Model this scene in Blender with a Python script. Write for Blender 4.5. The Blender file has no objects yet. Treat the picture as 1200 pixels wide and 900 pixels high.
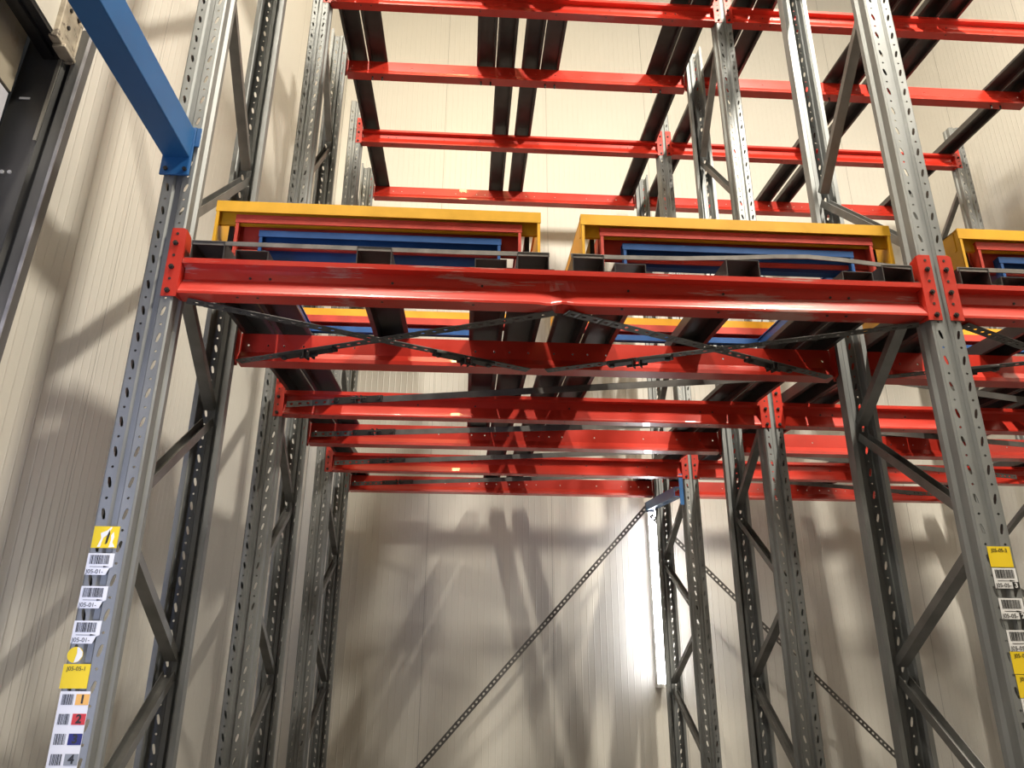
import bpy, bmesh, math, random
import numpy as np
from mathutils import Vector, Matrix
random.seed(4)
SC = bpy.context.scene
COL = SC.collection

# ------------------------------------------------------------------ layout (metres)
BAY = 2.8                                   # post centre to post centre
YB = {1: 2.4955, 2: 3.2691, 3: 4.1686, 4: 4.94, 5: 5.8574, 6: 6.8534}   # beam lines, front to back
def ZL(y): return 3.0345 + 0.0885*(y-2.4955)      # lower level, rising to the back
def ZU(y): return 6.176 + 0.0995*(y-4.1686)       # upper level
XW_L, XW_R, YW_B, YW_F, ZC = -0.42, 6.05, 7.35, -9.0, 11.0

# ------------------------------------------------------------------ materials
def mat(name, col, rough=.5, metal=0., noise=0., nscale=8., wear=None, wscale=6., wlo=.6, whi=.66, bump=0., bscale=60., coat=0., emit=None, estr=0., stretch=None):
    m = bpy.data.materials.new(name); m.use_nodes = True
    nt = m.node_tree; N = nt.nodes; L = nt.links
    b = N['Principled BSDF']
    b.inputs['Base Color'].default_value = (*col, 1); b.inputs['Roughness'].default_value = rough
    b.inputs['Metallic'].default_value = metal
    if coat: b.inputs['Coat Weight'].default_value = coat
    if emit:
        b.inputs['Emission Color'].default_value = (*emit, 1); b.inputs['Emission Strength'].default_value = estr
    if noise or wear or bump:
        tc = N.new('ShaderNodeTexCoord'); src = tc.outputs['Object']
        if stretch:
            mp = N.new('ShaderNodeMapping'); mp.inputs['Scale'].default_value = stretch
            L.new(src, mp.inputs['Vector']); src = mp.outputs['Vector']
        cur = None
        if noise:
            n = N.new('ShaderNodeTexNoise'); n.inputs['Scale'].default_value = nscale; n.inputs['Detail'].default_value = 5
            L.new(src, n.inputs['Vector'])
            r = N.new('ShaderNodeValToRGB'); e = r.color_ramp.elements
            e[0].position = .3; e[1].position = .7
            e[0].color = (*[c*(1-noise) for c in col], 1); e[1].color = (*[min(1, c*(1+noise)) for c in col], 1)
            L.new(n.outputs['Fac'], r.inputs['Fac']); cur = r.outputs['Color']
            mr = N.new('ShaderNodeMapRange'); mr.inputs['To Min'].default_value = rough-.08; mr.inputs['To Max'].default_value = rough+.1
            L.new(n.outputs['Fac'], mr.inputs['Value']); L.new(mr.outputs['Result'], b.inputs['Roughness'])
        if wear:
            n2 = N.new('ShaderNodeTexNoise'); n2.inputs['Scale'].default_value = wscale; n2.inputs['Detail'].default_value = 8; n2.inputs['Roughness'].default_value = .65
            L.new(src, n2.inputs['Vector'])
            r2 = N.new('ShaderNodeValToRGB'); e = r2.color_ramp.elements; e[0].position = wlo; e[1].position = whi
            L.new(n2.outputs['Fac'], r2.inputs['Fac'])
            mx = N.new('ShaderNodeMix'); mx.data_type = 'RGBA'
            L.new(r2.outputs['Color'], mx.inputs['Factor'])
            if cur: L.new(cur, mx.inputs['A'])
            else: mx.inputs['A'].default_value = (*col, 1)
            mx.inputs['B'].default_value = (*wear, 1); cur = mx.outputs['Result']
        if cur: L.new(cur, b.inputs['Base Color'])
        if bump:
            n3 = N.new('ShaderNodeTexNoise'); n3.inputs['Scale'].default_value = bscale; n3.inputs['Detail'].default_value = 4
            L.new(src, n3.inputs['Vector'])
            bp = N.new('ShaderNodeBump'); bp.inputs['Strength'].default_value = bump; bp.inputs['Distance'].default_value = .01
            L.new(n3.outputs['Fac'], bp.inputs['Height']); L.new(bp.outputs['Normal'], b.inputs['Normal'])
    return m

def wall_mat(name, axis, col):
    """sandwich panel: fine upright micro-ribs, a joint line every 1.15 m"""
    m = bpy.data.materials.new(name); m.use_nodes = True
    nt = m.node_tree; N = nt.nodes; L = nt.links; b = N['Principled BSDF']
    b.inputs['Roughness'].default_value = .36; b.inputs['Specular IOR Level'].default_value = .45
    tc = N.new('ShaderNodeTexCoord'); sp = N.new('ShaderNodeSeparateXYZ'); L.new(tc.outputs['Object'], sp.inputs[0])
    def mth(op, a, v=None):
        n = N.new('ShaderNodeMath'); n.operation = op
        if isinstance(a, (int, float)): n.inputs[0].default_value = a
        else: L.new(a, n.inputs[0])
        if v is not None:
            if isinstance(v, (int, float)): n.inputs[1].default_value = v
            else: L.new(v, n.inputs[1])
        return n.outputs[0]
    x = sp.outputs[axis]
    t = mth('FRACT', mth('MULTIPLY', x, 1/.0575))
    rib = mth('LESS_THAN', t, .16)                            # small raised bead
    d = mth('ABSOLUTE', mth('SUBTRACT', t, .08)); rib = mth('MAXIMUM', mth('SUBTRACT', 1, mth('MULTIPLY', d, 1/.09)), 0.)
    j = mth('FRACT', mth('MULTIPLY', mth('ADD', x, .42), 1/1.15))
    joint = mth('LESS_THAN', j, .004)
    h = mth('SUBTRACT', mth('MULTIPLY', rib, .0016), mth('MULTIPLY', joint, .003))
    bp = N.new('ShaderNodeBump'); bp.inputs['Strength'].default_value = 1.; bp.inputs['Distance'].default_value = 1.
    L.new(h, bp.inputs['Height']); L.new(bp.outputs['Normal'], b.inputs['Normal'])
    n = N.new('ShaderNodeTexNoise'); n.inputs['Scale'].default_value = 1.1; n.inputs['Detail'].default_value = 5; L.new(tc.outputs['Object'], n.inputs['Vector'])
    r = N.new('ShaderNodeValToRGB'); e = r.color_ramp.elements; e[0].position = .3; e[1].position = .7
    e[0].color = (*[c*.95 for c in col], 1); e[1].color = (*col, 1); L.new(n.outputs['Fac'], r.inputs['Fac'])
    mx = N.new('ShaderNodeMix'); mx.data_type = 'RGBA'; L.new(joint, mx.inputs['Factor']); L.new(r.outputs['Color'], mx.inputs['A'])
    mx.inputs['B'].default_value = (*[c*.55 for c in col], 1); L.new(mx.outputs['Result'], b.inputs['Base Color'])
    return m

M = dict(
    galv=mat('galvanised_steel', (.245, .255, .257), .54, .55, noise=.22, nscale=9, stretch=(1, 1, .25), wear=(.28, .29, .29), wscale=5, wlo=.62, whi=.75),
    brace=mat('brace_steel', (.22, .22, .215), .48, .8, noise=.2, nscale=10),
    rail=mat('rail_steel', (.062, .056, .054), .42, .35, noise=.3, nscale=5, wear=(.16, .15, .145), wscale=9, wlo=.64, whi=.74),
    tie=mat('tie_steel', (.20, .185, .175), .5, .5, noise=.3, nscale=14),
    strap=mat('strap_steel', (.13, .125, .12), .5, .6, noise=.25, nscale=12),
    red=mat('red_beam_paint', (.50, .028, .015), .34, 0, noise=.10, nscale=5, coat=.3),
    redworn=mat('worn_red_beam_paint', (.50, .028, .015), .32, 0, noise=.12, nscale=5, wear=(.46, .22, .19), wscale=3.0, wlo=.56, whi=.60, coat=.35, stretch=(.55, 1, 7)),
    cred=mat('cart_red_paint', (.55, .055, .036), .45, 0, noise=.2, nscale=9, wear=(.36, .16, .13), wscale=20, wlo=.66, whi=.72),
    cyel=mat('cart_yellow_paint', (.72, .38, .018), .42, 0, noise=.12, nscale=9, wear=(.10, .07, .03), wscale=17, wlo=.70, whi=.74),
    cblu=mat('cart_blue_paint', (.016, .085, .28), .4, 0, noise=.15, nscale=9, wear=(.25, .32, .42), wscale=26, wlo=.70, whi=.76),
    blue=mat('blue_beam_paint', (.014, .105, .30), .42, 0, noise=.1, nscale=5),
    dark=mat('dark_bolt_steel', (.05, .045, .042), .45, .6),
    zinc=mat('zinc_bolt', (.4, .39, .36), .4, .8),
    black=mat('black_steel', (.018, .018, .020), .38, .3, noise=.2, nscale=6),
    jamb=mat('dark_jamb_steel', (.15, .15, .15), .42, .5, noise=.3, nscale=4, stretch=(1, 1, .4)),
    jambl=mat('jamb_edge_steel', (.34, .34, .37), .45, .5, noise=.3, nscale=12),
    dirty=mat('dirty_white_panel', (.56, .53, .47), .55, 0, noise=.12, nscale=5, wear=(.2, .15, .1), wscale=9, wlo=.63, whi=.75),
    rust=mat('stained_bracket', (.38, .33, .26), .55, .3, noise=.3, nscale=16, wear=(.08, .06, .05), wscale=22, wlo=.55, whi=.65),
    leafb=mat('stained_beige_door_panel', (.34, .30, .235), .55, 0, noise=.15, nscale=4, wear=(.24, .17, .10), wscale=4, wlo=.56, whi=.7),
    leafw=mat('pale_door_panel', (.55, .55, .62), .45, 0, noise=.05),
    paper=mat('white_label', (.80, .80, .82), .35), yel=mat('yellow_label', (.86, .62, .02), .35),
    ink=mat('black_ink', (.015, .015, .015), .5), orange=mat('orange_ink', (.86, .46, .11), .4), redink=mat('red_ink', (.62, .035, .04), .4),
    navy=mat('navy_ink', (.012, .016, .16), .4), greyink=mat('grey_ink', (.26, .28, .30), .4), smear=mat('torn_white_paper', (.85, .84, .80), .6, noise=.1),
    tube=mat('lit_tube', (.9, .9, .9), .4, emit=(.95, .96, 1.), estr=28.), lampw=mat('lamp_housing', (.7, .7, .68), .4),
    hall=mat('hall_lamp_tube', (.9, .9, .9), .4, emit=(1., .88, .68), estr=100.),
    floor=mat('concrete_floor', (.15, .145, .14), .5, 0, noise=.2, nscale=2),
    ceil=mat('ceiling_panel', (.30, .29, .28), .6, 0, noise=.04),
    wheel=mat('black_wheel', (.02, .02, .021), .5, .2),
)
WALLC = (.66, .635, .585)
M['wall_y'] = wall_mat('wall_panel_side', 1, WALLC); M['wall_x'] = wall_mat('wall_panel_back', 0, WALLC)

# ------------------------------------------------------------------ builders
def link(name, me, parent=None, loc=(0, 0, 0)):
    o = bpy.data.objects.new(name, me); COL.objects.link(o); o.location = loc
    if parent: o.parent = parent
    return o
def tag(o, label=None, cat=None, group=None, kind=None):
    if label: o['label'] = label
    if cat: o['category'] = cat
    if group: o['group'] = group
    if kind: o['kind'] = kind
    return o
def thing(name, label, cat, loc=(0, 0, 0), group=None):
    return tag(link(name, None, None, loc), label, cat, group)

class MB:
    def __init__(s): s.v = []; s.f = []; s.mi = []; s.m = 0
    def face(s, pts):
        n = len(s.v); s.v += [tuple(p) for p in pts]; s.f.append(tuple(range(n, n+len(pts)))); s.mi.append(s.m)
    def box(s, x0, x1, y0, y1, z0, z1):
        n = len(s.v)
        s.v += [(x, y, z) for x in (x0, x1) for y in (y0, y1) for z in (z0, z1)]
        for q in ((0, 1, 3, 2), (4, 6, 7, 5), (0, 4, 5, 1), (2, 3, 7, 6), (0, 2, 6, 4), (1, 5, 7, 3)):
            s.f.append(tuple(n+i for i in q)); s.mi.append(s.m)
    def prism(s, prof, frames, cap=True):
        """closed profile of (a,b); frames = list of (origin, A axis, B axis)"""
        k = len(prof); n = len(s.v)
        for o, A, B in frames:
            o, A, B = Vector(o), Vector(A), Vector(B)
            s.v += [tuple(o+A*a+B*b) for a, b in prof]
        for i in range(len(frames)-1):
            for j in range(k):
                j2 = (j+1) % k
                s.f.append((n+i*k+j, n+i*k+j2, n+(i+1)*k+j2, n+(i+1)*k+j)); s.mi.append(s.m)
        if cap:
            s.f.append(tuple(n+j for j in range(k))[::-1]); s.mi.append(s.m)
            s.f.append(tuple(n+(len(frames)-1)*k+j for j in range(k))); s.mi.append(s.m)
    def cyl(s, c, axis, r, h, n=12, r2=None):
        c = Vector(c); ax = Vector(axis).normalized()
        t = Vector((0, 0, 1)) if abs(ax.z) < .9 else Vector((1, 0, 0))
        A = ax.cross(t).normalized(); B = ax.cross(A)
        prof = [(r*math.cos(2*math.pi*i/n), r*math.sin(2*math.pi*i/n)) for i in range(n)]
        s.prism(prof, [(c-ax*h/2, A, B), (c+ax*h/2, A, B)])
    def build(s, name, mats, parent=None, loc=(0, 0, 0), solid=0., bevel=0., smooth=False):
        return link2(name, s.mesh(name, mats), parent, loc, solid, bevel)
    def mesh(s, name, mats):
        me = bpy.data.meshes.new(name); me.from_pydata(s.v, [], s.f)
        for m in (mats if isinstance(mats, (list, tuple)) else [mats]): me.materials.append(m)
        me.polygons.foreach_set('material_index', s.mi)
        bm = bmesh.new(); bm.from_mesh(me); bmesh.ops.remove_doubles(bm, verts=bm.verts, dist=1e-5)
        bmesh.ops.recalc_face_normals(bm, faces=bm.faces); bm.to_mesh(me); bm.free(); me.update()
        return me
def link2(name, me, parent=None, loc=(0, 0, 0), solid=0., bevel=0.):
    o = link(name, me, parent, loc)
    if solid:
        md = o.modifiers.new('sheet', 'SOLIDIFY'); md.thickness = solid; md.offset = 0
    if bevel:
        md = o.modifiers.new('bevel', 'BEVEL'); md.width = bevel; md.segments = 2; md.limit_method = 'ANGLE'
    return o

def sheet(mb, prof, A, B, D, length, holes=None, origin=(0, 0, 0), ndiv=1, closed=False):
    """open sheet-metal profile extruded along D; holes = {segment: [(s, half length, half width, tilt), ...]}"""
    O, A, B, D = Vector(origin), Vector(A), Vector(B), Vector(D)
    P = [O+A*a+B*b for a, b in prof]
    for i in range(len(P)-1):
        p, q = P[i], P[i+1]; w = (q-p).length; W = (q-p)/w
        hs = sorted((holes or {}).get(i, []))
        def rect(s0, s1): mb.face([p+D*s0, q+D*s0, q+D*s1, p+D*s1])
        s = 0.
        for (c, hl, hw, tilt) in hs:
            e = hl+.006
            if c-e > s+1e-6: rect(s, c-e)
            s0, s1 = c-e, c+e; s = s1
            o = [(0, s0), (w/2, s0), (w, s0), (w, c), (w, s1), (w/2, s1), (0, s1), (0, c)]
            ct, st = math.cos(tilt), math.sin(tilt)
            rl = hl-hw*.55
            loc = [(-hw*.72, -rl), (0, -hl), (hw*.72, -rl), (hw, 0), (hw*.72, rl), (0, hl), (-hw*.72, rl), (-hw, 0)]
            h = [(w/2+a*ct+b*st, c-a*st+b*ct) for a, b in loc]
            for k in range(8):
                k2 = (k+1) % 8
                mb.face([p+W*o[k][0]+D*o[k][1], p+W*o[k2][0]+D*o[k2][1], p+W*h[k2][0]+D*h[k2][1], p+W*h[k][0]+D*h[k][1]])
        if s < length-1e-6: rect(s, length)

# ------------------------------------------------------------------ camera
f, pit, yaw, rol, cx = 933.3995, .3772, .0575, .0052, 1.0816
F = Vector((math.sin(yaw)*math.cos(pit), math.cos(yaw)*math.cos(pit), math.sin(pit)))
R0 = Vector((math.cos(yaw), -math.sin(yaw), 0)); U0 = R0.cross(F)
R = R0*math.cos(rol)+U0*math.sin(rol); U = U0*math.cos(rol)-R0*math.sin(rol)
cd = bpy.data.cameras.new('camera'); cam = bpy.data.objects.new('camera', cd); COL.objects.link(cam)
mw = Matrix((R, U, -F)).transposed().to_4x4(); mw.translation = Vector((cx, 0, 1.6)); cam.matrix_world = mw
cd.sensor_width = 36; cd.lens = 36*f/1200; cd.clip_start = .02; SC.camera = cam

# ------------------------------------------------------------------ the setting
def box_obj(name, m, *b, kind='structure'):
    mb = MB()
    for bb in (b if isinstance(b[0], tuple) else [b]): mb.box(*bb)
    return tag(mb.build(name, m), kind=kind)
XO = -1.3                                                   # outside of the wall round the dock door
box_obj('floor', M['floor'], XO, XW_R, YW_F, YW_B, -.1, 0)
box_obj('ceiling', M['ceil'], XO, XW_R, YW_F, YW_B, ZC, ZC+.1)
box_obj('wall_back', M['wall_x'], XO, XW_R+.1, YW_B, YW_B+.12, 0, ZC)
box_obj('wall_right', M['wall_y'], XW_R, XW_R+.1, YW_F, YW_B, 0, ZC)
box_obj('wall_front', M['ceil'], XO, XW_R, YW_F-.1, YW_F, 0, ZC)
box_obj('wall_left', M['wall_y'], (XW_L-.12, XW_L, 2.37, YW_B, 0, ZC), (XW_L-.12, XW_L, YW_F, 2.37, 4.6, ZC), (XW_L-.12, XW_L, YW_F, -.6, 0, 4.6))
# dock door in the left wall: leaning steel jamb, lintel, closed leaf
door = tag(link('door_1', None), 'dark steel dock door frame at upper left with pale leaf', None, kind='structure')
mb = MB()
def jx(z): return .038*(z-2.62)
jp = [(-.555, .10), (-.555, .03), (-.545, 0), (-.405, 0), (-.398, -.025), (-.39, -.028), (-.386, 0.01), (-.372, .03), (-.37, -.01), (-.335, -.012), (-.325, -.008), (-.325, .03), (-.36, .035), (-.36, .045), (-.535, .045), (-.535, .1)]
jp = [(a-.04, b) for a, b in jp]
mb.prism(jp, [((jx(z), 2.325, z), (1, 0, 0), (0, 1, 0)) for z in (0, 1.9, 3.86)])
jo = mb.build('door_jamb', M['jamb'], door)
mb = MB(); mb.prism([(-.374, -.012), (-.374, -.016), (-.363, -.016), (-.363, -.012)], [((jx(z)+.002, 2.325, z), (1, 0, 0), (0, 1, 0)) for z in (0, 3.85)]); mb.build('jamb_edge', M['jambl'], jo)
mb = MB(); mb.prism([(-.447, -.029), (-.447, -.034), (-.436, -.034), (-.436, -.029)], [((jx(z)+.005, 2.325, z), (1, 0, 0), (0, 1, 0)) for z in (3.35, 3.70)]); mb.build('jamb_strip', M['zinc'], jo)
mb = MB()
for z, xs in ((3.55, (-.50,)), (3.24, (-.505, -.48)), (3.12, (-.525, -.50))):
    for x in xs:
        if z > 3.5: mb.box(x-.018, x+.018, 2.322, 2.326, z-.004, z+.004)
        else: mb.cyl((x, 2.323, z), (0, 1, 0), .007, .006, 8)
mb.build('fixing_screws', M['paper'], jo)
mb = MB(); mb.box(-.475, -.39, -.6, 2.335, 3.728, 3.80); mb.box(-.445, -.425, -.6, 2.30, 3.715, 3.728); mb.build('lintel_bar', M['black'], door)
mb = MB(); mb.box(-.46, -.387, -.6, 2.21, 3.745, 4.62); mb.build('lintel_panel', M['dirty'], door)
mb = MB(); mb.box(-.40, -.368, 2.20, 2.318, 3.72, 3.95); mb.box(-.40, -.355, 2.235, 2.318, 3.705, 3.72); mb.box(-.40, -.36, 2.308, 2.318, 3.70, 3.95)
br = mb.build('lintel_bracket', M['rust'], door, bevel=.003)
for y, z in ((2.235, 3.87), (2.245, 3.80), (2.29, 3.88)):
    mb = MB(); mb.cyl((-.366, y, z), (1, 0, 0), .008, .006, 8); mb.build('bracket_hole', M['black'], br)
mb = MB(); mb.box(-.64, -.515, -.6, 2.27, 3.53, 4.6); leaf = mb.build('door_leaf', M['leafb'], door)
mb = MB(); mb.box(-.64, -.522, -.6, 2.27, 0, 3.523); mb.build('leaf_section', M['leafw'], leaf)
mb = MB(); mb.box(-.66, -.42, -.62, -.56, 0, 4.6); mb.build('door_reveal', M['jamb'], door)

# ------------------------------------------------------------------ upright frames
HALF = [(.009, .011), (.016, 0), (.050, 0), (.055, .005), (.055, .045), (.066, .056), (.066, .079), (.047, .079)]
PROF = [(-a, b) for a, b in HALF[::-1]] + HALF
PITCH = .1
def post_mesh(h):
    mb = MB(); holes = {}
    segL, segR = 5, 9
    for seg, sg in ((segL, 1), (segR, -1)):
        hs = []; z = .12
        while z < h-.06:
            hs.append((z, .0185, .0058, -sg*.24)); hs.append((z+PITCH/2, .0048, .0048, 0)); z += PITCH
        holes[seg] = hs
    sheet(mb, PROF, (1, 0, 0), (0, 1, 0), (0, 0, 1), h, holes)
    return mb.mesh('post', M['galv'])
def brace_mesh(p, q):
    """lattice channel between two points in the YZ plane (x=0)"""
    mb = MB(); p, q = Vector(p), Vector(q); d = (q-p).normalized(); n = Vector((1, 0, 0)); t = d.cross(n)
    w, hh, th = .022, .017, .003
    prof = [(-hh, -w), (hh, -w), (hh, -w+th), (-hh+th, -w+th), (-hh+th, w-th), (hh, w-th), (hh, w), (-hh, w)]
    if t.z < 0: t = -t
    mb.prism(prof, [(p, t, n), (q, t, n)])
    return mb.mesh('brace', M['brace'])
NF = [6.1, 4.56, 3.18, 2.14, 1.14, .16]         # brace nodes on the front post
NR = [5.40, 3.90, 2.70, 1.71, .66]               # brace nodes on the rear post
HT = {1: 6.45, 2: 6.48, 3: 6.65}
WHERE = {1: 'front row', 2: 'middle row', 3: 'back row nearest the rear wall'}
WX = {0: 'along the left wall', 1: 'between the two bays', 2: 'at the far right end'}
pm = {r: post_mesh(HT[r]) for r in HT}
bmsh = {}
for r in (1, 2, 3):
    y0, y1 = YB[2*r-1]+.004, YB[2*r]-.004
    ya, yb = .055, (y1-y0)-.055
    L_ = []
    for i, z in enumerate(NF):
        for zz in ([NR[i-1]] if i else []) + ([NR[i]] if i < len(NR) else []):
            s = .045 if zz < z else -.045
            zt = max(z, zz)
            if zt+.05 > HT[r]: continue
            # nodes on the rear post: the brace from above ends a touch higher
            dz = .03 if z > zz else -.03
            L_.append(brace_mesh((0, ya, z-(.03 if zz < z else -.03)), (0, yb, zz+dz)))
    bmsh[r] = L_
fp = MB(); fp.box(-.08, .08, -.03, .11, 0, .006); fpm = fp.mesh('foot_plate', M['galv'])
for c, X in ((0, 0.), (1, BAY), (2, 2*BAY)):
    for r in (1, 2, 3):
        if c == 2 and r == 1: continue
        y0, y1 = YB[2*r-1]+.004, YB[2*r]-.004
        t = thing('upright_frame', 'grey perforated upright frame %s, %s' % (WX[c], WHERE[r]), 'rack frame', (X, y0, 0), 'upright frames of the racking')
        a = link2('post', pm[r], t, (0, 0, .006), .0028)
        b = link2('post', pm[r], t, (0, y1-y0, .006), .0028); b.rotation_euler.z = math.pi
        for me in bmsh[r]: link('brace', me, t)
        for yy in (0, y1-y0-.08): link('foot_plate', fpm, t, (0, yy, 0))

# ------------------------------------------------------------------ beams
G = .068
RX = [('outer left', .09, .115, .07), ('inner left', .245, .115, .037), ('centre', .668, .124, .07), ('inner right', 1.09, .115, .037), ('outer right', 1.242, .115, .07)]
LANE0 = [0., 1.347, 2.8, 2.8+1.347]
def lane_x(l, i):
    """left edge of rail i in lane l; odd lanes are mirrored about the bay centre"""
    n, x, w, h = RX[i]
    if l % 2: x = 2.8-(x+w); b = (l-1)//2*2.8
    else: b = l//2*2.8
    return b+x, w, h
# lane 1 (odd) mirrored keeps index order reversed
def odd_beam(dent=False):
    prof = [(0, 0), (0, -.02), (.004, -.0205), (.036, -.022), (.038, -.064), (.002, -.125), (0, -.130), (0, -.139), (.066, -.139), (.066, -.132), (.05, -.13), (.05, -.006), (.066, -.004), (.066, 0)]
    mb = MB(); L = BAY-2*G
    xs = [0, L] if not dent else sorted([0, L]+[1.335+d for d in np.linspace(-.16, .16, 17)]+[.35, .7, 1.0, 1.7, 2.1, 2.4])
    fr = []
    k = len(prof); n0 = len(mb.v)
    mb.prism(prof, [((x, 0, 0), (0, 1, 0), (0, 0, 1)) for x in xs])
    if dent:
        for i, (x, y, z) in enumerate(mb.v):
            if z < -.06 and y < .06:
                g = math.exp(-((x-1.335)/.035)**2); g2 = math.exp(-((x-1.29)/.03)**2)
                rr = max(0., min(1., (x-1.30)/.05))
                mb.v[i] = (x, y+.014*g+.012*rr*(1-min(1, (x-1.3)/1.3)), z+.013*g-.006*g2+.004*rr)
    mb.m = 1
    for x in ([.2, .27, .7, 1.02, 1.55, 1.9, 2.3, 2.37]):
        for yy in (.022,): mb.cyl((x, yy, -.1385), (0, 0, 1), .0055, .002, 8)
        mb.cyl((x+.03, .0365, -.055), (0, 1, 0), .005, .003, 8)
    return mb.mesh('profile', [M['redworn'] if dent else M['red'], M['dark']])
def even_beam():
    prof = [(.05, -.008), (.05, 0), (0, 0), (0, -.035), (0, -.075), (0, -.088), (-.024, -.121), (-.026, -.138), (.05, -.138), (.05, -.125)]
    L = BAY-2*G; hs = []
    for l in (0, 1):
        for i in range(5):
            x, w, h = lane_x(l, i)
            for e in ((.015, w-.015) if i != 2 else (-.1, w+.1)): hs.append((x+e-G, .0055, .0055, 0))
    hs = sorted(h for h in hs if .03 < h[0] < L-.03)
    keep = []
    for h in hs:
        if not keep or h[0]-keep[-1][0] > .025: keep.append(h)
    mb = MB(); sheet(mb, prof, (0, 1, 0), (0, 0, 1), (1, 0, 0), L, {3: keep})
    return mb.mesh('profile', [M['red'], M['dark']])
def plate_mesh(side, rear):
    """L-shaped end connector hugging half of a post; side=+1: post at the left end of the beam"""
    mb = MB(); s = side; top, bot = .118, -.152
    # origin: post centre, beam plane, beam top
    y0, y1 = (-.001, .003) if not rear else (-.003, .001)
    d = .062 if not rear else -.05
    x0, x1 = sorted((s*.015, s*.0665)); 
    mb.prism([(x0, bot), (x1, bot), (x1, top-.012), (x1-s*.008 if s > 0 else x1, top), (x0 if s > 0 else x0+.008, top), (x0, top-.0125)] if s > 0 else
             [(x0, bot), (x1, bot), (x1, top), (x0+.008, top), (x0, top-.012)], [((0, y0, 0), (1, 0, 0), (0, 0, 1)), ((0, y1, 0), (1, 0, 0), (0, 0, 1))])
    xs0, xs1 = sorted((s*.0628, s*.0668))
    mb.prism([(0, bot), (d, -.14), (d, .075), (d*.75, .108), (0, top-.004)], [((xs0, 0, 0), (0, 1, 0), (0, 0, 1)), ((xs1, 0, 0), (0, 1, 0), (0, 0, 1))])
    mb.m = 1
    yy = y0-.0008 if not rear else y1+.0008
    for z in (.095, .008, -.085): mb.cyl((s*.036, yy, z), (0, 1, 0), .0052, .002, 8)
    return mb.mesh('connector_plate', [M['red'], M['dark']])
def bolt_mesh(side, z, rear):
    mb = MB(); y = -.005 if not rear else .005
    mb.cyl((side*.036, y, z), (0, 1, 0), .0095, .009, 6); mb.cyl((side*.036, y*1.6, z), (0, 1, 0), .005, .012, 8)
    return mb.mesh('bolt', M['dark'])
OB, OD, EB = odd_beam(), odd_beam(True), even_beam()
PL = {(s, r): plate_mesh(s, r) for s in (1, -1) for r in (False, True)}
BL = {(s, z, r): bolt_mesh(s, z, r) for s in (1, -1) for z in (.055, -.04, -.132) for r in (False, True)}
ORD = {1: 'front', 2: 'second', 3: 'third', 4: 'fourth', 5: 'fifth', 6: 'rearmost'}
def beam(b, i, lev):
    z = (ZL if lev == 'lower' else ZU)(YB[i]); rear = i % 2 == 0
    bay = ('left', 'right')[b]
    if (b, i, lev) == (0, 1, 'lower'): lb = 'red front beam of the left bay with a dented lower edge, carrying the carts'
    elif lev == 'lower': lb = 'red steel beam, %s line of the lower level, %s bay' % (ORD[i], bay)
    else: lb = 'red steel beam, %s line of the high upper level, %s bay' % (ORD[i], bay)
    t = thing('rack_beam', lb, 'beam', (b*BAY, YB[i], z), 'beams of the %s level' % lev)
    link2('profile', EB if rear else (OD if (b, i, lev) == (0, 1, 'lower') else OB), t, (G, 0, 0), .0035 if rear else 0)
    for s, x in ((1, 0), (-1, BAY)):
        p = link('connector_plate', PL[s, rear], t, (x, 0, 0))
        for zz in (.055, -.04, -.132): link('bolt', BL[s, zz, rear], p)
    return t
for b in (0, 1):
    for i in range(1, 7): beam(b, i, 'lower')
    for i in range(3, 7): beam(b, i, 'upper')

# ------------------------------------------------------------------ push-back lane rails
def rail_mesh(w, h, length, slope, lip=.02):
    d = Vector((0, 1, slope)); th = .003; mb = MB()
    lip = .016
    prof = [(-lip, 0), (-lip, th), (0, th), (0, h), (w, h), (w, th), (w+lip, th), (w+lip, 0), (w-th, 0), (w-th, h-th), (th, h-th), (th, 0)]
    mb.prism(prof, [((0, 0, 0), (1, 0, 0), (0, 0, 1)), (d*length, (1, 0, 0), (0, 0, 1))])
    e = d*(length-.004); mb.box(.0, w, e.y, e.y+.004, e.z+.001, e.z+h)
    return mb.mesh('lane_rail', M['rail'])
SL, SU = .0885, .0995
cache = {}
def rail(l, i, lev, y0, y1, label, group):
    x, w, h = lane_x(l, i); s = SL if lev == 'lower' else SU
    key = (round(w, 3), h, round(y1-y0, 3), s)
    if key not in cache: cache[key] = rail_mesh(w, h, y1-y0, s)
    z = (ZL if lev == 'lower' else ZU)(y0)
    o = link('lane_rail', cache[key], None, (x, y0, z+.001)); tag(o, label, 'rail', group)
    if lev == 'lower' and l < 3:
        for xx in (-.019, w-.001):
            mb = MB(); mb.box(xx, xx+.02, 0, .03, 0, .004)
            link('rail_clip', mb.mesh('rail_clip', M['dark']), o, (0, .002, 0))
    if lev == 'upper':
        yy = YB[4]-y0+.012
        for xx in (.02, w-.02) if i in (1, 3) else ():
            mb = MB(); mb.cyl((xx, yy, -.155), (0, 0, 1), .007, .035, 8)
            link('rail_bolt', mb.mesh('rail_bolt', M['dark']), o, (0, 0, yy*s))
    return o
LN = ['left lane of left bay', 'right lane of left bay', 'left lane of right bay', 'right lane of right bay']
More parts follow.
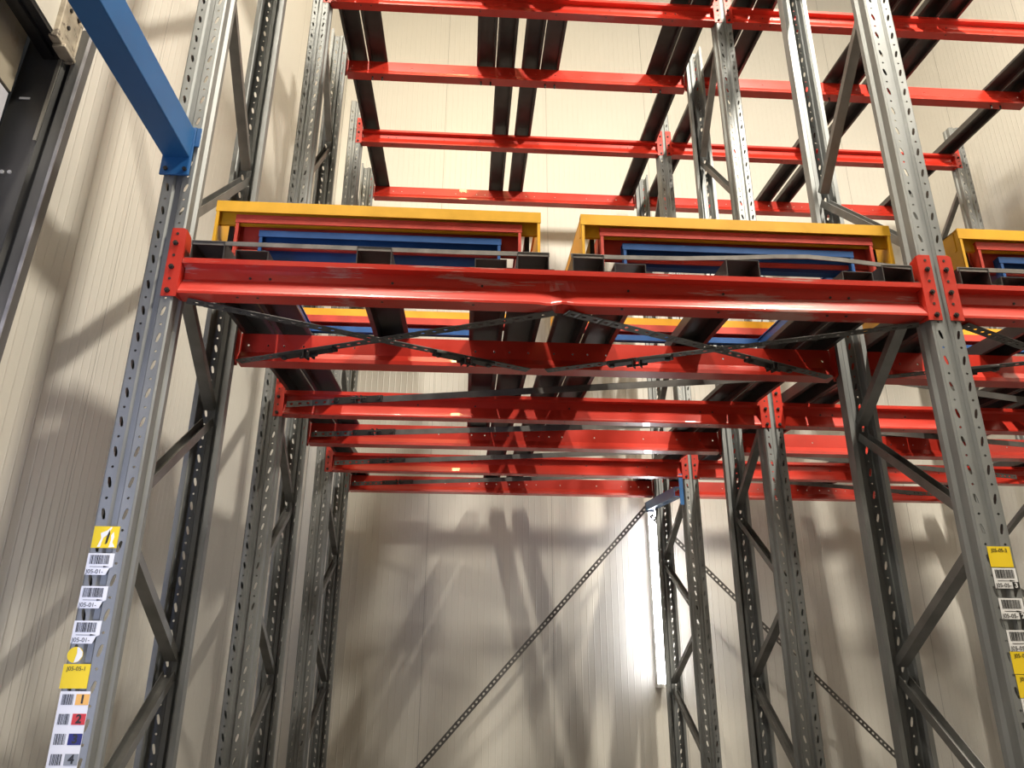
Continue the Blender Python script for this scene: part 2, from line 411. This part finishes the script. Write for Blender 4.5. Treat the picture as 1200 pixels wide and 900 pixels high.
for l in range(4):
    for i in range(5):
        nm = RX[i][0]
        if l % 2 and i != 2: nm = nm.replace('left', 'L').replace('right', 'left').replace('L', 'right')
        end = {0: YB[6]+.16, 4: YB[6]+.16, 1: YB[4]+.14, 3: YB[4]+.14, 2: YB[2]+.15}[i]
        kind = {0: 'tall dark rail', 4: 'tall dark rail', 1: 'low dark rail', 3: 'low dark rail', 2: 'short dark rail'}[i]
        rail(l, i, 'lower', YB[1]+.002, end, '%s, %s of the lower level, %s' % (kind, nm, LN[l]), 'lane rails of the lower level')
        if i != 2: rail(l, i, 'upper', YB[1]+.002, end, '%s, %s of the upper level, %s' % (kind.replace('tall ', 'overhead '), nm, LN[l]), 'lane rails of the upper level')
# tie bars across the lane fronts
def tie(pts, label):
    mb = MB(); h = .017
    prof = [(0, 0), (0, -h), (.004, -h), (.004, 0)]
    mb.prism(prof, [((x, YB[1]+.004, z), (0, 1, 0), (0, 0, 1)) for x, z in pts])
    o = mb.build('lane_tie_bar', M['tie']); tag(o, label, 'tie bar', 'tie bars across the lane fronts')
zt = ZL(YB[1])+.0745
tie([(.086, zt), (.40, zt-.001), (.73, zt-.002), (1.0, zt-.003), (1.359, zt)], 'grey flat tie bar across the rail ends under the left set of carts')
tie([(1.438, zt), (1.60, zt-.001), (1.85, zt+.004), (2.05, zt+.015), (2.2, zt+.026), (2.32, zt+.030), (2.45, zt+.022), (2.62, zt+.004), (2.712, zt-.001)], 'bowed grey tie bar bent upward across the rail ends of the right lane')
tie([(2.886, zt), (3.4, zt-.001), (4.16, zt)], 'grey tie bar across the rail ends in the right bay, cut by the picture edge')

# ------------------------------------------------------------------ push-back carts
def cart(colour, m, x0, x1, top, yf, yr, bottom, lane_txt, wheel_x, wheel_r, rail_h, low, face):
    """a nested cart: two side frames, a front and a rear cross member, four wheels; local z measured from the beam top"""
    S = SL
    zf = ZL(yf)
    t = thing('cart', '%s push-back cart, %s' % (colour, lane_txt), 'cart', (x0, yf, zf), 'nested push-back carts')
    W = x1-x0; Ln = yr-yf
    for sx in (1, -1):
        xx = 0 if sx > 0 else W; e = sx
        mb = MB(); th = .005; fl = .011
        # side plate, sloping with the lane, channel section with top and front flange
        def P(y, z): return (y, z+S*y)
        a, b = sorted((xx, xx+e*th))
        pl = [P(0, top), P(Ln, top), P(Ln, bottom+.03), P(Ln*.8, bottom), P(Ln*.12, bottom), P(0, bottom+.0)]
        mb.prism(pl, [((a, 0, 0), (0, 1, 0), (0, 0, 1)), ((b, 0, 0), (0, 1, 0), (0, 0, 1))])
        a, b = sorted((xx, xx+e*fl))
        mb.prism([P(0, top), P(Ln, top), P(Ln, top-.005), P(0, top-.005)], [((a, 0, 0), (0, 1, 0), (0, 0, 1)), ((b, 0, 0), (0, 1, 0), (0, 0, 1))])
        mb.box(a, b, -.002, .004, bottom+.001, top-.001)
        mb.build('side_frame', m, t)
    hh, dp, H = face
    for nm, y, d in (('front_crossmember', -.003, 1), ('rear_crossmember', Ln, -1)):
        mb = MB(); z = top+S*max(y, 0)
        if d < 0: H = hh+.006
        prof = [(0, 0), (0, -hh), (d*.005, -hh), (d*.005, -.005), (d*dp, -.005), (d*dp, -H), (d*(dp+.012), -H), (d*(dp+.012), -H+.004), (d*(dp+.005), -H+.004), (d*(dp+.005), 0)]
        mb.prism(prof, [((-.003, y, z), (0, 1, 0), (0, 0, 1)), ((W+.003, y, z), (0, 1, 0), (0, 0, 1))])
        mb.build(nm, m, t)
    if low:
        y0, z0, h0 = low; mb = MB()
        mb.prism([(0, 0), (0, -h0), (.03, -h0-.002), (.03, -h0+.003), (.005, -h0+.005), (.005, 0)], [((.012, y0, z0), (0, 1, 0), (0, 0, 1)), ((W-.012, y0, z0), (0, 1, 0), (0, 0, 1))])
        mb.build('lower_crossmember', m, t)
    if wheel_r > .042:
        for wx in (.038, W-.056):
            mb = MB(); mb.box(wx, wx+.018, .05, .16, .10, .222); mb.build('wheel_bracket', M['wheel'], t)
    for sx in (0, 1):
        for y in (.10, Ln-.12):
            wx = wheel_x if sx == 0 else W-wheel_x
            mb = MB(); zc = rail_h+wheel_r+.0025+S*y
            mb.cyl((wx, y, zc), (1, 0, 0), wheel_r, .024, 20); mb.cyl((wx, y, zc), (1, 0, 0), wheel_r*.3, .04, 10)
            mb.build('wheel', M['wheel'], t)
YR = 3.69
for l, off, txt in ((0, 0., 'in the left lane of the left bay'), (1, 1.3765, 'in the right lane of the left bay'), (2, 2.875, 'in the right bay at the picture edge')):
    cart('yellow outermost', M['cyel'], off+.119, off+1.336, .300, 2.60, YR+.01, .115, txt, .020, .045, .071, None, (.046, .03, .085))
    cart('red middle', M['cred'], off+.193, off+1.264, .248, 2.612, YR, .080, txt, -.018, .040, .071, None, (.034, .05, .115))
    cart('blue innermost', M['cblu'], off+.282, off+1.186, .190, 2.625, YR-.02, .062, txt, .03, .038, .038, (.06, .150 if l else .143, .026 if l else .045), (.027, .03, .042))

# ------------------------------------------------------------------ bracing straps
def strap(p, q, width, label, clip=None, side=(0, 1, 0), group=None, m=None, pitch=.05, hole=.0105, lift=0., plain=0.):
    """perforated flat steel strap from p to q; clip = list of positions (0..1) with a tension clip"""
    p, q = Vector(p), Vector(q); D = (q-p); L = D.length; D /= L
    A = Vector(side); A = (A-D*A.dot(D)).normalized(); Nn = D.cross(A)
    hs = []; s = .03
    while s < L-.03:
        if not (plain and .16*L < s < plain*L): hs.append((s, hole, hole*.62, 0))
        s += pitch
    mb = MB(); sheet(mb, [(-width/2, 0), (width/2, 0)], A, Nn, D, L, {0: hs})
    # local to the end point
    mb.v = [tuple(Vector(v)) for v in mb.v]
    o = mb.build('bracing_strap', m or M['strap'], None, p, .003); tag(o, label, 'strap', group or 'flat bracing straps under the lanes')
    for c in clip or []:
        mb = MB(); c0 = D*(c*L)
        def bx(s0, s1, n0, n1):
            mb.prism([(-width*.55, n0), (width*.55, n0), (width*.55, n1), (-width*.55, n1)], [(c0+D*s0, A, Nn), (c0+D*s1, A, Nn)])
        up = 1 if Nn.z > 0 else -1
        bx(-.15, -.012, *sorted((up*-.014, up*-.003))); bx(-.018, -.012, *sorted((up*-.034, up*-.003)))
        bx(.012, .13, *sorted((up*-.014, up*-.003))); bx(.012, .018, *sorted((up*-.034, up*-.003)))
        mb.cyl(c0-Nn*up*.026, D, .006, .09, 8)
        mb.cyl(c0-D*.13-Nn*up*.012, Nn, .012, .02, 8); mb.cyl(c0+D*.11-Nn*up*.012, Nn, .012, .02, 8)
        mb.build('tension_clip', M['dark'], o, bevel=.002)
    return o
# crossed straps between the first two beam lines
zb1, zb2 = ZL(YB[1])-.146, ZL(YB[2])-.146
yA, yC = YB[1]+.045, YB[2]-.03
for b, bn in ((0, 'left'), (1, 'right')):
    x0 = b*BAY
    strap((x0+.09, yA, zb1), (x0+1.34, yC, zb2-.004), .040, 'perforated strap, front beam left end to second beam middle, %s bay' % bn, [.78])
    strap((x0+.08, yC, zb2), (x0+1.38, yA, zb1-.004), .040, 'perforated strap, second beam left end to front beam dent, %s bay' % bn if b == 0 else 'perforated strap, second beam left end to front beam middle, right bay', [.26])
    if b == 0:
        strap((x0+1.42, yA, zb1), (x0+2.70, yC, zb2), .040, 'perforated strap from the front beam dent to the second beam right end', [.74])
        strap((x0+2.72, yA, zb1-.004), (x0+1.42, yC, zb2-.004), .038, 'perforated strap from the front right post back to the second beam middle', [.72])
for i in range(3, 7):
    for b in (0, 1):
        x0 = b*BAY
        y_a, y_b = YB[i]-(.032 if i % 2 == 0 else .005), YB[i-1]+(.068 if i % 2 == 0 else .053)
        za, zb = ZL(YB[i])-.085, ZL(YB[i-1])-.10
        if b: xa, xb = x0+2.6, x0+.1
        else: xa, xb = .085, 2.70
        strap((xa, y_a, za), (xb, y_b, zb), .034, 'long flat grey strap before the %s red lower beam, %s bay' % (ORD[i], ('left', 'right')[b]), [.16], side=(0, 0, 1), plain=.86)
# back-plane bracing behind the rack: blue bracket and two crossed tapes
ybk = 7.0
strap((-.228, ybk, .008), (2.72, ybk, 3.235), .044, 'long perforated tape rising from lower left to the blue bracket', None, (1, 0, 0), 'tapes before the back wall', pitch=.042, hole=.013, m=M['strap'])
strap((5.81, ybk+.012, .012), (2.74, ybk+.012, 3.15), .044, 'long perforated tape falling to the right behind the back row posts', None, (1, 0, 0), 'tapes before the back wall', pitch=.042, hole=.013, m=M['strap'])
t = thing('bracket', 'blue grey bracket on the back row post holding the perforated tapes beside the lit tube', 'bracket', (2.733, YB[5]+.01, 3.08))
mb = MB(); mb.box(-.008, .0, 0, .012, -.10, .14); mb.box(-.03, .0, -.006, .0, -.10, .14); mb.build('mounting_plate', M['blue'], t)
mb = MB(); w, h = .07, .075; th = .004
pr = [(-w, -h/2), (0, -h/2), (0, -h/2+th), (-w+th, -h/2+th), (-w+th, h/2-th), (0, h/2-th), (0, h/2), (-w, h/2)]
mb.prism(pr, [((-.0, .0, 0), (1, 0, 0), (0, 0, 1)), ((.035, 1.13, .145), (1, 0, 0), (0, 0, 1))])
mb.build('arm', M['blue'], t)
mb = MB(); mb.prism([(-.075, -.045), (.01, -.045), (.01, .04), (-.075, .04)], [((.03, 1.118, .135), (1, 0, 0), (0, 0, 1)), ((.03, 1.126, .135), (1, 0, 0), (0, 0, 1))]); mb.build('end_plate', M['jambl'], t)

# ------------------------------------------------------------------ blue portal beam from the left front post towards the viewer
t = thing('portal_beam', 'blue steel tie beam running from the left front post towards the viewer', 'beam', (-.005, YB[1], 3.46))
mb = MB()
mb.prism([(-.058, -.013), (.037, -.013), (.037, .115), (-.058, .115)], [((0, -.006, 0), (1, 0, 0), (0, 0, 1)), ((-.168, -4.0, 0), (1, 0, 0), (0, 0, 1))])
mb.build('profile', M['blue'], t, bevel=.004)
mb = MB(); mb.box(-.062, .044, -.012, -.003, -.088, .125); mb.box(.044, .062, -.008, -.003, .04, .125); cp = mb.build('end_plate', M['blue'], t, bevel=.002)
for x in (-.04, .028):
    mb = MB(); mb.cyl((x, -.016, -.066), (0, 1, 0), .008, .01, 6); mb.build('bolt', M['dark'], cp)

# ------------------------------------------------------------------ fluorescent tube by the back wall
t = thing('tube_light', 'lit white fluorescent tube standing upright against the back wall', 'lamp', (2.80, 7.2, 1.70))
mb = MB(); mb.box(-.03, .03, .03, .15, 0, 1.56); mb.build('housing', M['lampw'], t, bevel=.004)
mb = MB(); mb.cyl((0, 0, .78), (0, 0, 1), .036, 1.50, 20); mb.build('tube', M['tube'], t)
for z in (.015, 1.545):
    mb = MB(); mb.cyl((0, 0, z), (0, 0, 1), .04, .03, 20); mb.box(-.02, .02, 0, .05, z-.012, z+.012); mb.build('end_cap', M['lampw'], t)

# ------------------------------------------------------------------ labels on the two front posts
def text(body, size, parent, loc, m, name='code_text', align='CENTER', bold=0.):
    cu = bpy.data.curves.new(name, 'FONT'); cu.body = body; cu.size = size; cu.align_x = align; cu.align_y = 'CENTER'; cu.extrude = .0002; cu.offset = bold
    tmp = bpy.data.objects.new(name, cu); me = bpy.data.meshes.new_from_object(tmp); bpy.data.objects.remove(tmp)
    me.materials.clear(); me.materials.append(m)
    o = link(name, me, parent, loc); o.rotation_euler.x = math.pi/2
    return o
YL = YB[1]+.004
def plate(name, x, z, w, h, m, label, cat='label', group=None, tear=None, lay=0.):
    mb = MB()
    pts = tear or [(-w/2, -h/2), (w/2, -h/2), (w/2, h/2), (-w/2, h/2)]
    mb.prism(pts, [((0, 0, 0), (1, 0, 0), (0, 0, 1)), ((0, .0008, 0), (1, 0, 0), (0, 0, 1))])
    o = mb.build(name, m, None, (x, YL-.0035-lay, z)); tag(o, label, cat, group); return o
def bars(parent, x0, x1, z0, z1, n=22, seed=1):
    rnd = random.Random(seed); mb = MB(); x = x0
    while x < x1-.0012:
        w = rnd.choice((.0009, .0013, .002, .0028)); mb.box(x, min(x+w, x1), -.0006, -.0002, z0, z1); x += w+rnd.choice((.0009, .0012, .0018))
    mb.build('barcode', M['ink'], parent)
def white_label(x, z, code, num, label, group, seed, dark_num=True, torn=False):
    w, h = .078, .064
    tear = None
    if torn: tear = [(-w/2, -h/2), (.022, -h/2), (.03, -.012), (.039, -.008), (w/2, h/2), (-w/2, h/2)]
    o = plate('location_label', x, z, w, h, M['paper'], label, 'label', group, tear)
    bars(o, -.031, .031 if not torn else .027, .0, .027, seed=seed)
    mb = MB(); mb.box(-.028, .022, -.0006, -.0002, -.0085, -.0072); mb.prism([(.012, -.0105), (.03, -.0078), (.012, -.0052)], [((0, -.0006, 0), (1, 0, 0), (0, 0, 1)), ((0, -.0002, 0), (1, 0, 0), (0, 0, 1))]); mb.build('arrow', M['ink'], o)
    text(code, .0175, o, (-.011, -.0006, -.0225), M['ink'])
    if num:
        mb = MB(); mb.box(.019, .041, -.0008, -.0001, -.0335, -.0115); nb = mb.build('number_square', M['ink'] if dark_num else M['paper'], o)
        text(num, .022, o, (.030, -.001, -.0225), M['paper'] if dark_num else M['ink'], 'number_text', bold=.0006)
def yellow_label(x, z, txt, label, group, torn=False, w=.076, h=.066, lay=0.):
    o = plate('location_label', x, z, w, h, M['yel'], label, 'label', group, lay=lay)
    if txt: text(txt, .016, o, (0, -.0006, h/2-.013), M['ink'])
    if torn:
        mb = MB()
        mb.prism([(-.02, -.03), (-.012, -.004), (-.016, .012), (.002, .02), (.012, .031), (.016, .03), (.006, .008), (-.006, -.002), (-.011, -.03)], [((0, -.0007, 0), (1, 0, 0), (0, 0, 1)), ((0, -.0001, 0), (1, 0, 0), (0, 0, 1))])
        mb.prism([(.014, -.031), (.018, -.008), (.016, .006), (.022, .016), (.026, .0), (.023, -.016), (.032, -.03)], [((0, -.0007, 0), (1, 0, 0), (0, 0, 1)), ((0, -.0001, 0), (1, 0, 0), (0, 0, 1))])
        mb.build('torn_patch', M['smear'], o)
        mb = MB(); mb.prism([(.002, -.022), (.008, -.018), (.012, .01), (.009, .022), (.004, .004)], [((0, -.0008, 0), (1, 0, 0), (0, 0, 1)), ((0, -.0002, 0), (1, 0, 0), (0, 0, 1))]); mb.build('scuff', M['dark'], o)
    return o
gl, gr = 'labels on the left front post', 'labels on the right front post'
yellow_label(-.012, 2.054, '', 'torn yellow label with white scuffs, topmost on the left front post', gl, True)
white_label(-.014, 1.973, 'J05-01-', '', 'white barcode label just under the torn yellow label', gl, 3, False, True)
white_label(-.015, 1.876, 'J05-01-', '', 'white barcode label, second of three down the left front post', gl, 5, False, True)
white_label(-.015, 1.777, 'J05-01-', '', 'white barcode label just above the round gold sticker', gl, 7, False, True)
mb = MB(); mb.cyl((0, 0, 0), (0, 1, 0), .022, .001, 28); o = mb.build('round_sticker', M['yel'], None, (-.034, YL-.003, 1.714))
tag(o, 'round gold and white sticker on the left front post', 'sticker', gl)
mb = MB(); mb.prism([(.0, -.0215), (.012, -.018), (.021, -.004), (.02, .008), (.01, .019), (.003, .0215), (.005, .004)], [((0, -.0009, 0), (1, 0, 0), (0, 0, 1)), ((0, -.0004, 0), (1, 0, 0), (0, 0, 1))]); mb.build('worn_half', M['smear'], o)
yellow_label(-.022, 1.656, 'J05-05-1', 'square yellow label under the round gold sticker', gl)
o = plate('number_strip', -.012, 1.49, .084, .252, M['paper'], 'tall white strip of four barcodes with coloured number squares', 'label', gl)
for k, (n, m, ic) in enumerate((('1', 'orange', 'ink'), ('2', 'redink', 'ink'), ('3', 'navy', 'navy'), ('4', 'greyink', 'ink'))):
    z = .104-k*.0515
    bars(o, -.034, -.003, z-.014, z+.014, seed=20+k)
    mb = MB(); mb.box(.004, .041, -.0006, -.0001, z-.0145, z+.0145); sq = mb.build('number_square', M[m], o)
    if n != '3': text(n, .031, sq, (.0225, -.001, z), M['ink'], 'number_text', bold=.0012)
    else: text(n, .031, sq, (.0225, -.001, z), M['ink'], 'number_text', bold=.0012)
X2 = BAY
yellow_label(X2+.006, 2.036, 'J05-05-3', 'yellow label J05-05-3, topmost on the right front post', gr)
white_label(X2+.008, 1.968, 'J05-05-', '3', 'white barcode label with black square 3 on the right front post', gr, 11)
white_label(X2+.008, 1.874, 'J05-05-', '2', 'white barcode label with black square 2 on the right front post', gr, 11)
white_label(X2+.012, 1.777, 'J05-05-', '1', 'white barcode label low on right front post, cut by picture edge', gr, 11)
yellow_label(X2+.008, 1.713, 'J05-05-2', 'yellow label directly under the lowest white label on the right post', gr)
yellow_label(X2+.010, 1.645, 'J05-05-1', 'lowest yellow label at the right picture edge', gr)
white_label(X2+.012, 1.578, 'J05-05-', '', 'white label sliver under the lowest yellow label at the right edge', gr, 12)

# ------------------------------------------------------------------ light
def hall_light(name, x, y, z, watts, aim=(0, .62, -1), col=(1., .92, .77), sx=.12, sy=1.5):
    l = bpy.data.lights.new(name, 'AREA'); l.shape = 'RECTANGLE'; l.size = sx; l.size_y = sy; l.energy = watts; l.color = col
    o = bpy.data.objects.new(name, l); COL.objects.link(o); o.location = (x, y, z)
    o.rotation_euler = (math.atan2(aim[1], -aim[2]), 0, 0)
hall_light('aisle_lamp', 4.0, .9, 8.0, 650)
hall_light('aisle_lamp', .12, .9, 8.0, 310)
hall_light('rack_top_fill', .9, 3.6, 9.6, 60, (0, .35, -1), (1., .74, .32))  # added warm fill that brightens and yellows the upper back wall
ld = bpy.data.lights.new('cool_fill', 'AREA'); ld.shape = 'RECTANGLE'; ld.size = .16; ld.size_y = 1.6; ld.energy = 4.0; ld.color = (.60, .68, 1.); ld.spread = math.radians(50)  # added cool fill, tints the left front post bluish; no doorway here
lo = bpy.data.objects.new('cool_post_fill', ld); COL.objects.link(lo); lo.location = (-.10, .62, 1.5)
lo.rotation_euler = Vector((.05, 1, .38)).to_track_quat('-Z', 'Y').to_euler()
w = bpy.data.worlds.new('world'); SC.world = w; w.use_nodes = True
w.node_tree.nodes['Background'].inputs[0].default_value = (.05, .05, .05, 1); w.node_tree.nodes['Background'].inputs[1].default_value = .3

vs = SC.view_settings; vs.view_transform = 'Standard'; vs.look = 'None'; vs.exposure = 0; vs.gamma = 1; vs.use_curve_mapping = False
